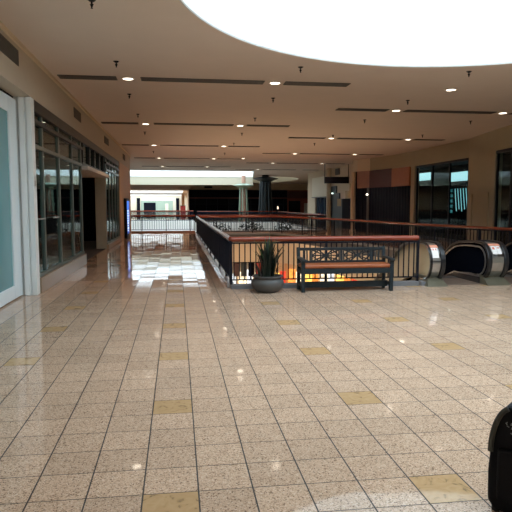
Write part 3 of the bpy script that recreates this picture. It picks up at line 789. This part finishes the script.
# white boxed header shop
wb = thing('white_header_shopfront', 'white boxed shop header above dark blue glass doors', 'shopfront', (10.99,43.3,0))
obj('header_box', box(B(), -.16,.04,-2.4,2.3,2.15,3.66), WALLF, wb, bevel=.02)
obj('header_edge', box(B(), -.18,.04,-2.42,2.32,2.08,2.15), GREYG, wb)
obj('doors', box(B(), .0,.04,-2.3,1.4,0,2.08), mat('blue_black_glass', (.03,.05,.085), .15), wb)
for k in range(4): obj('door_mullion', box(B(), -.03,.0,-2.3+k*1.1,-2.24+k*1.1,0,2.1), GREENM, wb)
obj('side_pier', box(B(), -.1,.04,1.4,2.3,0,2.08), WALL, wb)
vg = thing('wall_air_grille', 'small square grille on the cream wall behind the hanging sign', 'air vent', (11.02,38.8,3.62))
obj('frame', box(B(), -.03,.0,-.55,.55,-.02,.42), VENT, vg); obj('louvres', box(B(), -.04,-.03,-.48,.48,.04,.36), SLOT, vg)
# hanging sign
hs = thing('hanging_sign', 'blank black sign box hung from the ceiling on two rods', 'sign', (10.16,36.0,0))
obj('sign_box', box(B(), -.80,.80,-.09,.09,2.92,3.33), BLACKM, hs, bevel=.01)
for sx in (-.78,.78): obj('rod', tube(B(), [(sx,0,3.33),(sx,0,4.15)], .022, 8), BLACKM, hs)

# ------------------------------------------------------------------ far walls
struct('wall_hall_back', box(B(), 1.4,18.6,72.2,72.4,0,ZC), WALL)
struct('wall_far_right_side', box(B(), 18.6,18.7,12,72.4,0,ZC), WALL)
struct('wall_right_return', box(B(), 11.2,18.6,47.9,48.0,0,ZC), WALL)
struct('wall_concourse_right', (lambda b: wall_strip(b, [(1.4,72.2),(2.3,130)], 0, 3.4, .2))(B()), WALLW)
struct('wall_low_ceiling_return', box(B(), 1.4,1.5,54.9,72.4,3.38,ZC), WALL)
struct('wall_concourse_left', box(B(), -14.1,-14,-3,132,0,ZC), WALL)
struct('wall_near', box(B(), -14,12.5,-3.1,-3,0,ZC), WALL)
struct('wall_right_close', (lambda b: wall_strip(b, [(12.5,-3),(12.5,3),(18.6,12)], 0, ZC, .1))(B()), WALL)
ds = thing('dark_shopfront', 'long black unlit shopfront across the back of the right hall', 'shopfront', (0,72.1,0))
obj('front_panel', box(B(), 1.5,13.9,-.05,.05,0,3.36), DARK, ds)
obj('header_line', box(B(), 1.5,13.9,-.10,-.05,2.28,2.42), MAROON, ds)
obj('lower_rail', box(B(), 1.5,13.9,-.10,-.05,1.55,1.62), NAVY, ds)
for k in range(9): obj('mullion', box(B(), 2.2+k*1.4,2.28+k*1.4,-.12,-.05,0,2.28), NAVY, ds)
obj('warm_lamp', box(B(), 12.6,12.75,-.2,-.12,.95,1.3), emis('warm_dot', (1,.8,.6), 2), ds)
rs = thing('red_brown_shopfront', 'red-brown shopfront with a pale poster at the back of the right hall', 'shopfront', (0,72.1,0))
obj('front_panel', box(B(), 13.9,18.4,-.06,.05,0,3.36), MAROON2, rs); obj('header', box(B(), 13.9,18.4,-.10,-.06,2.3,3.2), MAROON, rs)
obj('window', box(B(), 14.1,15.6,-.09,-.06,.3,2.0), DARK, rs)
obj('poster', box(B(), 16.1,17.1,-.14,-.06,.4,1.7), POSTER, rs)
for x0, x1, lab in ((3.4,4.4,'dark slot grille on the cream wall above the long black shopfront'),(16.6,18.2,'dark slot grille above the red-brown shopfront')):
    g = thing('wall_air_grille', lab, 'air vent', ((x0+x1)/2,72.2,3.58)); h = (x1-x0)/2
    obj('frame', box(B(), -h,h,-.04,0,0,.22), VENT, g); obj('louvres', box(B(), -h+.04,h-.04,-.05,-.04,.03,.19), DARK, g)
# pale shop at the concourse end
fs = thing('department_store_front', 'pale distant shop front with white lettering at the far end of the concourse', 'shopfront', (0,130,0))
obj('wall_panel', box(B(), -14,2.3,-.1,.3,0,3.4), WALLF, fs)
obj('entrance_panel', box(B(), -7.9,-.9,-.2,-.1,0,2.35), MINT, fs)
obj('dark_doorway', box(B(), -7.3,-4.7,-.28,-.2,0,1.9), DARK, fs)
obj('bright_window', box(B(), -2.6,-1.9,-.26,-.2,.2,1.7), WALLF, fs)
text('sign_lettering', "Dillard's", 1.05, emis('white_lit_letters', (1,1,.98), 1.6), fs, (-4.3,-.35,2.62), (PI/2,0,0), .05)
for x in (-8.45,.15): obj('black_pier', box(B(), x-.36,x+.36,-.5,-.1,0,2.9), DARK, fs)
kb = thing('red_kiosk', 'small red kiosk by the right corner of the far concourse', 'kiosk', (1.0,100.,0))
obj('body', box(B(), -.45,.45,-.3,.3,0,1.25), RED, kb, bevel=.05); obj('top', box(B(), -.5,.5,-.35,.35,1.25,1.33), BLACKM, kb)
column('slim_column', 'slim tan column beside the red kiosk in the far concourse', 1.15, 112., .3, 3.4, WALLW)

# flared tube columns
def flared(label, x, y, r, rc, zc, m, green, nt=8, cr=.45, tr=.17):
    t = thing('flared_column', label, 'column', (x,y,0))
    obj('core', tube(B(), [(0,0,0),(0,0,ZC)], r*cr, 16), m, t, smooth=True)
    for k in range(nt):
        a = 2*PI*k/nt+.2; c, s = math.cos(a), math.sin(a)
        obj('tube', tube(B(), [(r*1.25*c,r*1.25*s,0),(r*.86*c,r*.86*s,zc-.05)], tr*r, 8), green, t, smooth=True)
    b = B(); lathe(b, [(r*.5,zc-.26),(r*.98,zc-.22),(rc*.72,zc-.06),(rc,zc+.03),(rc,zc+.06),(rc*.7,zc+.15),(r*.55,zc+.24)], n=16); obj('flared_cap', b, green, t)
    return t
flared('dark flared column with a wide saucer cap', 7.85, 51., .48, 1.16, 3.80, GRNDK, GRNDK, 10, .62, .20)
flared('pale green flared column with a pinkish core, left of the dark one', 6.0, 52., .36, .95, 3.22, CORE, GRNPAINT, 6, .52, .15)
# indoor trees rising from the lower concourse
def tree(label, x, y, r, h, zc):
    t = thing('indoor_tree', label, 'tree', (x,y,-5), 'indoor trees in the second opening')
    obj('tub', lathe(B(), [(.001,0),(.40,0),(.48,.55),(.43,.55),(.40,.5),(.001,.5)], n=18), POT, t, smooth=True)
    b = B(); tube(b, [(0,0,.5),(.05,0,2.2),(0,.05,zc+4.6)], [.07,.055,.03], 8)
    for k in range(9):
        a = k*2.4; tube(b, [(0,0,zc+4.0+.1*k/3),(r*.7*math.cos(a),r*.7*math.sin(a),zc+4.7+.12*k/3)], .016, 5)
    obj('trunk', b, BUSH, t)
    b = B()
    for i in range(420):
        u = random.random()*2*PI; v = math.acos(random.uniform(-1,1)); rr = .35+.65*random.random()
        p = Vector((r*rr*math.sin(v)*math.cos(u), r*rr*math.sin(v)*math.sin(u), zc+5+h*rr*math.cos(v)))
        q = Vector((random.uniform(-1,1),random.uniform(-1,1),random.uniform(-1,1))).normalized()*.12; w = q.orthogonal().normalized()*.04
        b.faces.new([b.verts.new(s_) for s_ in (p-q, p+w, p+q, p-w)])
    obj('foliage', b, BUSH, t)
for x, y, r, h, zc, lab in ((2.9,39.,.85,.75,-.35,'indoor tree crown beyond the bridge railing, left of the pale column'),
                        (5.3,41.,.95,.8,-.3,'indoor tree crown beyond the bridge railing, below the pale column'),
                        (7.3,39.,.8,.8,-.3,'indoor tree crown beyond the bridge railing, right of the dark column')):
    tree(lab, x, y, r, h, zc)

# ------------------------------------------------------------------ lower level shops seen through the railing
ls = thing('lower_shopfront', 'cream lower-level shopfront with lit displays seen through the railing', 'shopfront', (0,31.8,-5))
obj('wall_panel', box(B(), .0,18.,-.0,.2,0,3.55), WALL, ls)
for k in range(12): obj('pilaster', box(B(), .6+k*1.35,.75+k*1.35,-.06,0,0,3.55), WALLW, ls)
cols = [('white_lit_display', (1,.85,.6), 2.0), ('orange_lit_display', (1,.30,.05), 1.6), ('red_lit_display', (.8,.06,.03), 1.2), ('amber_lit_display', (1,.6,.12), 2.2), ('pale_lit_display', (.8,.85,.9), 1.4)]
EM = [emis(n, c, s, .5, 6.) for n, c, s in cols]
seq = [4,0,4,0,0,3,2,1,0,3,1,0,4,3,1,2,0,0,4,0]
for k, q in enumerate(seq):
    x = 2.9 + k*.47; h = .22+.22*((k*7)%5)/5
    obj('lit_display', box(B(), x,x+.3+.1*(k%2),-.25,-.06,2.05,2.45+h*1.2), EM[q], ls)
lp = None  # out-of-view lamps added to brighten the fascia and lower walls
for x, y in ((2.2,25.5),(4.4,25.5),(3.2,20.),(8.6,25.),(10.,20.)):
    if lp is None:
        lp = thing('added_fill_lamp', 'unseen globe lamp added to light the fascia round the opening', 'lamp', (x,y,-5), 'added lower concourse fill lamps')
        obj('pole', tube(B(), [(0,0,0),(0,0,2.3)], .04, 10), BLACKM, lp); obj('base', tube(B(), [(0,0,0),(0,0,.06)], .2, 16), BLACKM, lp)
        obj('globe', lathe(B(), [(.001,2.28)]+[(.16*math.sin(PI*i/10),2.44-.16*math.cos(PI*i/10)) for i in range(1,10)]+[(.001,2.6)], n=16), emis('warm_fill_globe', (1,.75,.5), 3), lp, smooth=True)
        li = bpy.data.lights.new('added_fill_glow', 'POINT'); li.energy = 190; li.shadow_soft_size = .2; li.color = (1,.72,.48)
        lo = bpy.data.objects.new('glow', li); C.objects.link(lo); lo.parent = lp; lo.location = (0,0,2.85)
    else:
        c = copy_tree(lp); c.location = (x,y,-5)
for k in range(5):
    x = 3.2+k*.42
    t = thing('garment_rack', ['dark garment rack at the left edge of the lower shop','second dark garment rack in the lower shop','third dark garment rack in the lower shop','red garment rack in the lower shop, behind the plant','fifth dark garment rack in the lower shop'][k], 'clothes rack', (x,31.3,-5), 'garment racks in the lower shop')
    obj('garments', box(B(), -.16,.16,-.08,.08,2.62,3.36), [MAROON,GREENST,DARK,RED,DARK][k], t, bevel=.03)
    obj('rail', box(B(), -.2,.2,-.015,.015,3.36,3.40), BLACKM, t); obj('upright', box(B(), -.015,.015,-.015,.015,0,3.36), BLACKM, t)

# ------------------------------------------------------------------ bag at the right edge
bg = thing('suitcase', 'black wheeled bag with grey piping cut off by the right edge of the photo', 'suitcase', (1.846,2.595,0))
bg.rotation_euler = (0,0,math.radians(-48))
b = B()
prof = [(-.205,.012),(-.24,.06),(-.243,.22)] + [(-.235+.10*(1-math.cos(PI/2*i/8)), .33+.25*math.sin(PI/2*i/8)) for i in range(9)]
prof = prof + [(-x, z) for x, z in prof[::-1]]
a_ = [b.verts.new((x,-.13,z)) for x,z in prof]; c_ = [b.verts.new((x,.13,z)) for x,z in prof]
b.faces.new(a_); b.faces.new(c_[::-1])
for i in range(len(prof)): b.faces.new((a_[i], c_[i], c_[(i+1)%len(prof)], a_[(i+1)%len(prof)]))
obj('body', b, BAG, bg, bevel=.018)
pt = [(-.228+.10*(1-math.cos(PI/2*i/8)), -.132, .325+.247*math.sin(PI/2*i/8)) for i in range(8)]
obj('piping', (lambda b: ([bar(b,p,q,.026,.012,(0,1,0)) for p,q in zip(pt,pt[1:])], tube(b, pt, .013, 8), b)[2])(B()), BAGP, bg)
obj('carry_handle', tube(B(), [(-.13,0,.565),(-.125,0,.60),(-.06,0,.62),(.06,0,.62),(.125,0,.60),(.13,0,.565)], .028, 8), BAG, bg, smooth=True)
obj('front_pocket', box(B(), -.19,.19,-.155,-.125,.08,.36), BAG, bg, bevel=.015)
b = B(); random.seed(3)
for k in range(22):
    x = -.160+.125*random.random(); z = .475-.38*(x+.16)+random.uniform(-.022,.022); a = random.random()*PI
    bar(b, (x,-.133,z),(x+.012*math.cos(a),-.133,z+.012*math.sin(a)),.004,.004,(0,1,0))
e_ = obj('printed_emblem', b, BAGM, bg); e_['label'] = 'pale scribbled emblem'
for x in (-.2,.2):
    obj('wheel', (lambda b: prismX(b, [(.09+.035*math.cos(2*PI*k/16), .035+.035*math.sin(2*PI*k/16)) for k in range(16)], x-.015, x+.015))(B()), RUBBER, bg)
    obj('foot', box(B(), x-.02,x+.02,-.11,-.07,0,.05), RUBBER, bg)

# pieces of pieces: marks sit on the part that carries them
def under(root, child, part):
    ch = [c for c in root.children if c.name.split('.')[0] == part]
    for c in list(root.children):
        if c.name.split('.')[0] == child and ch:
            cx_ = sum((Vector(v) for v in c.bound_box), Vector())/8
            best = min(ch, key=lambda p: abs((sum((Vector(v) for v in p.bound_box), Vector())/8 + p.location).x - cx_.x))
            c.parent = best; c.location = c.location - best.location
bpy.context.view_layer.update()
for r_ in (e1, e2):
    for nm in ('warning_band', 'warning_sticker', 'warning_symbol', 'cap_seam'): under(r_, nm, 'steel_cap')
under(k_box, 'picture_lettering', 'screen'); under(bg, 'printed_emblem', 'body'); under(bg, 'piping', 'body')
under(pp, 'soil', 'pot'); under(rs, 'poster', 'front_panel'); under(nd, 'neon_letter_box', 'backboard'); under(sf, 'shutter_rib', 'shutter')
under(wb, 'door_mullion', 'doors'); under(fs, 'bright_window', 'entrance_panel'); under(fs, 'dark_doorway', 'entrance_panel')

# ------------------------------------------------------------------ daylight, camera
w = bpy.data.worlds.new('sky'); bpy.context.scene.world = w; w.use_nodes = True
bgn = w.node_tree.nodes['Background']; bgn.inputs[0].default_value = (.80,.93,1.,1); bgn.inputs[1].default_value = 5.0
def portal(name, x, y, z, sx, sy):
    li = bpy.data.lights.new(name, 'AREA'); li.shape = 'RECTANGLE'; li.size = sx; li.size_y = sy
    li.cycles.is_portal = True
    o = bpy.data.objects.new(name, li); C.objects.link(o); o.location = (x,y,z)
    return o
portal('skylight_portal', SK[0], SK[1], ZC+1.25, 8.2, 8.2)
portal('skylight_portal', -.2, 50.05, ZC+.85, 14.8, 9.2)
portal('skylight_portal', -4.05, 88, 4.65, 10, 18)
portal('skylight_portal', -5.4, 120.8, 4.65, 13.4, 18)
portal('skylight_portal', 9.6, 61, 4.8, 6.1, 15.2)

sc = bpy.context.scene
cam = bpy.data.cameras.new('camera'); co = bpy.data.objects.new('camera', cam); C.objects.link(co); sc.camera = co
co.location = (0,0,1.6)
cam.sensor_fit = 'HORIZONTAL'; cam.sensor_width = 36; cam.lens = 573/512*36; cam.clip_end = 400; cam.clip_start = .05
co.rotation_euler = (math.radians(90-5.1854), 0, math.radians(-7.8182))
sc.view_settings.view_transform = 'Standard'; sc.view_settings.look = 'None'
sc.view_settings.exposure = -0.24; sc.view_settings.gamma = 1; sc.view_settings.use_curve_mapping = False
sc.cycles.max_bounces = 10; sc.cycles.diffuse_bounces = 5; sc.cycles.glossy_bounces = 4; sc.cycles.transparent_max_bounces = 12
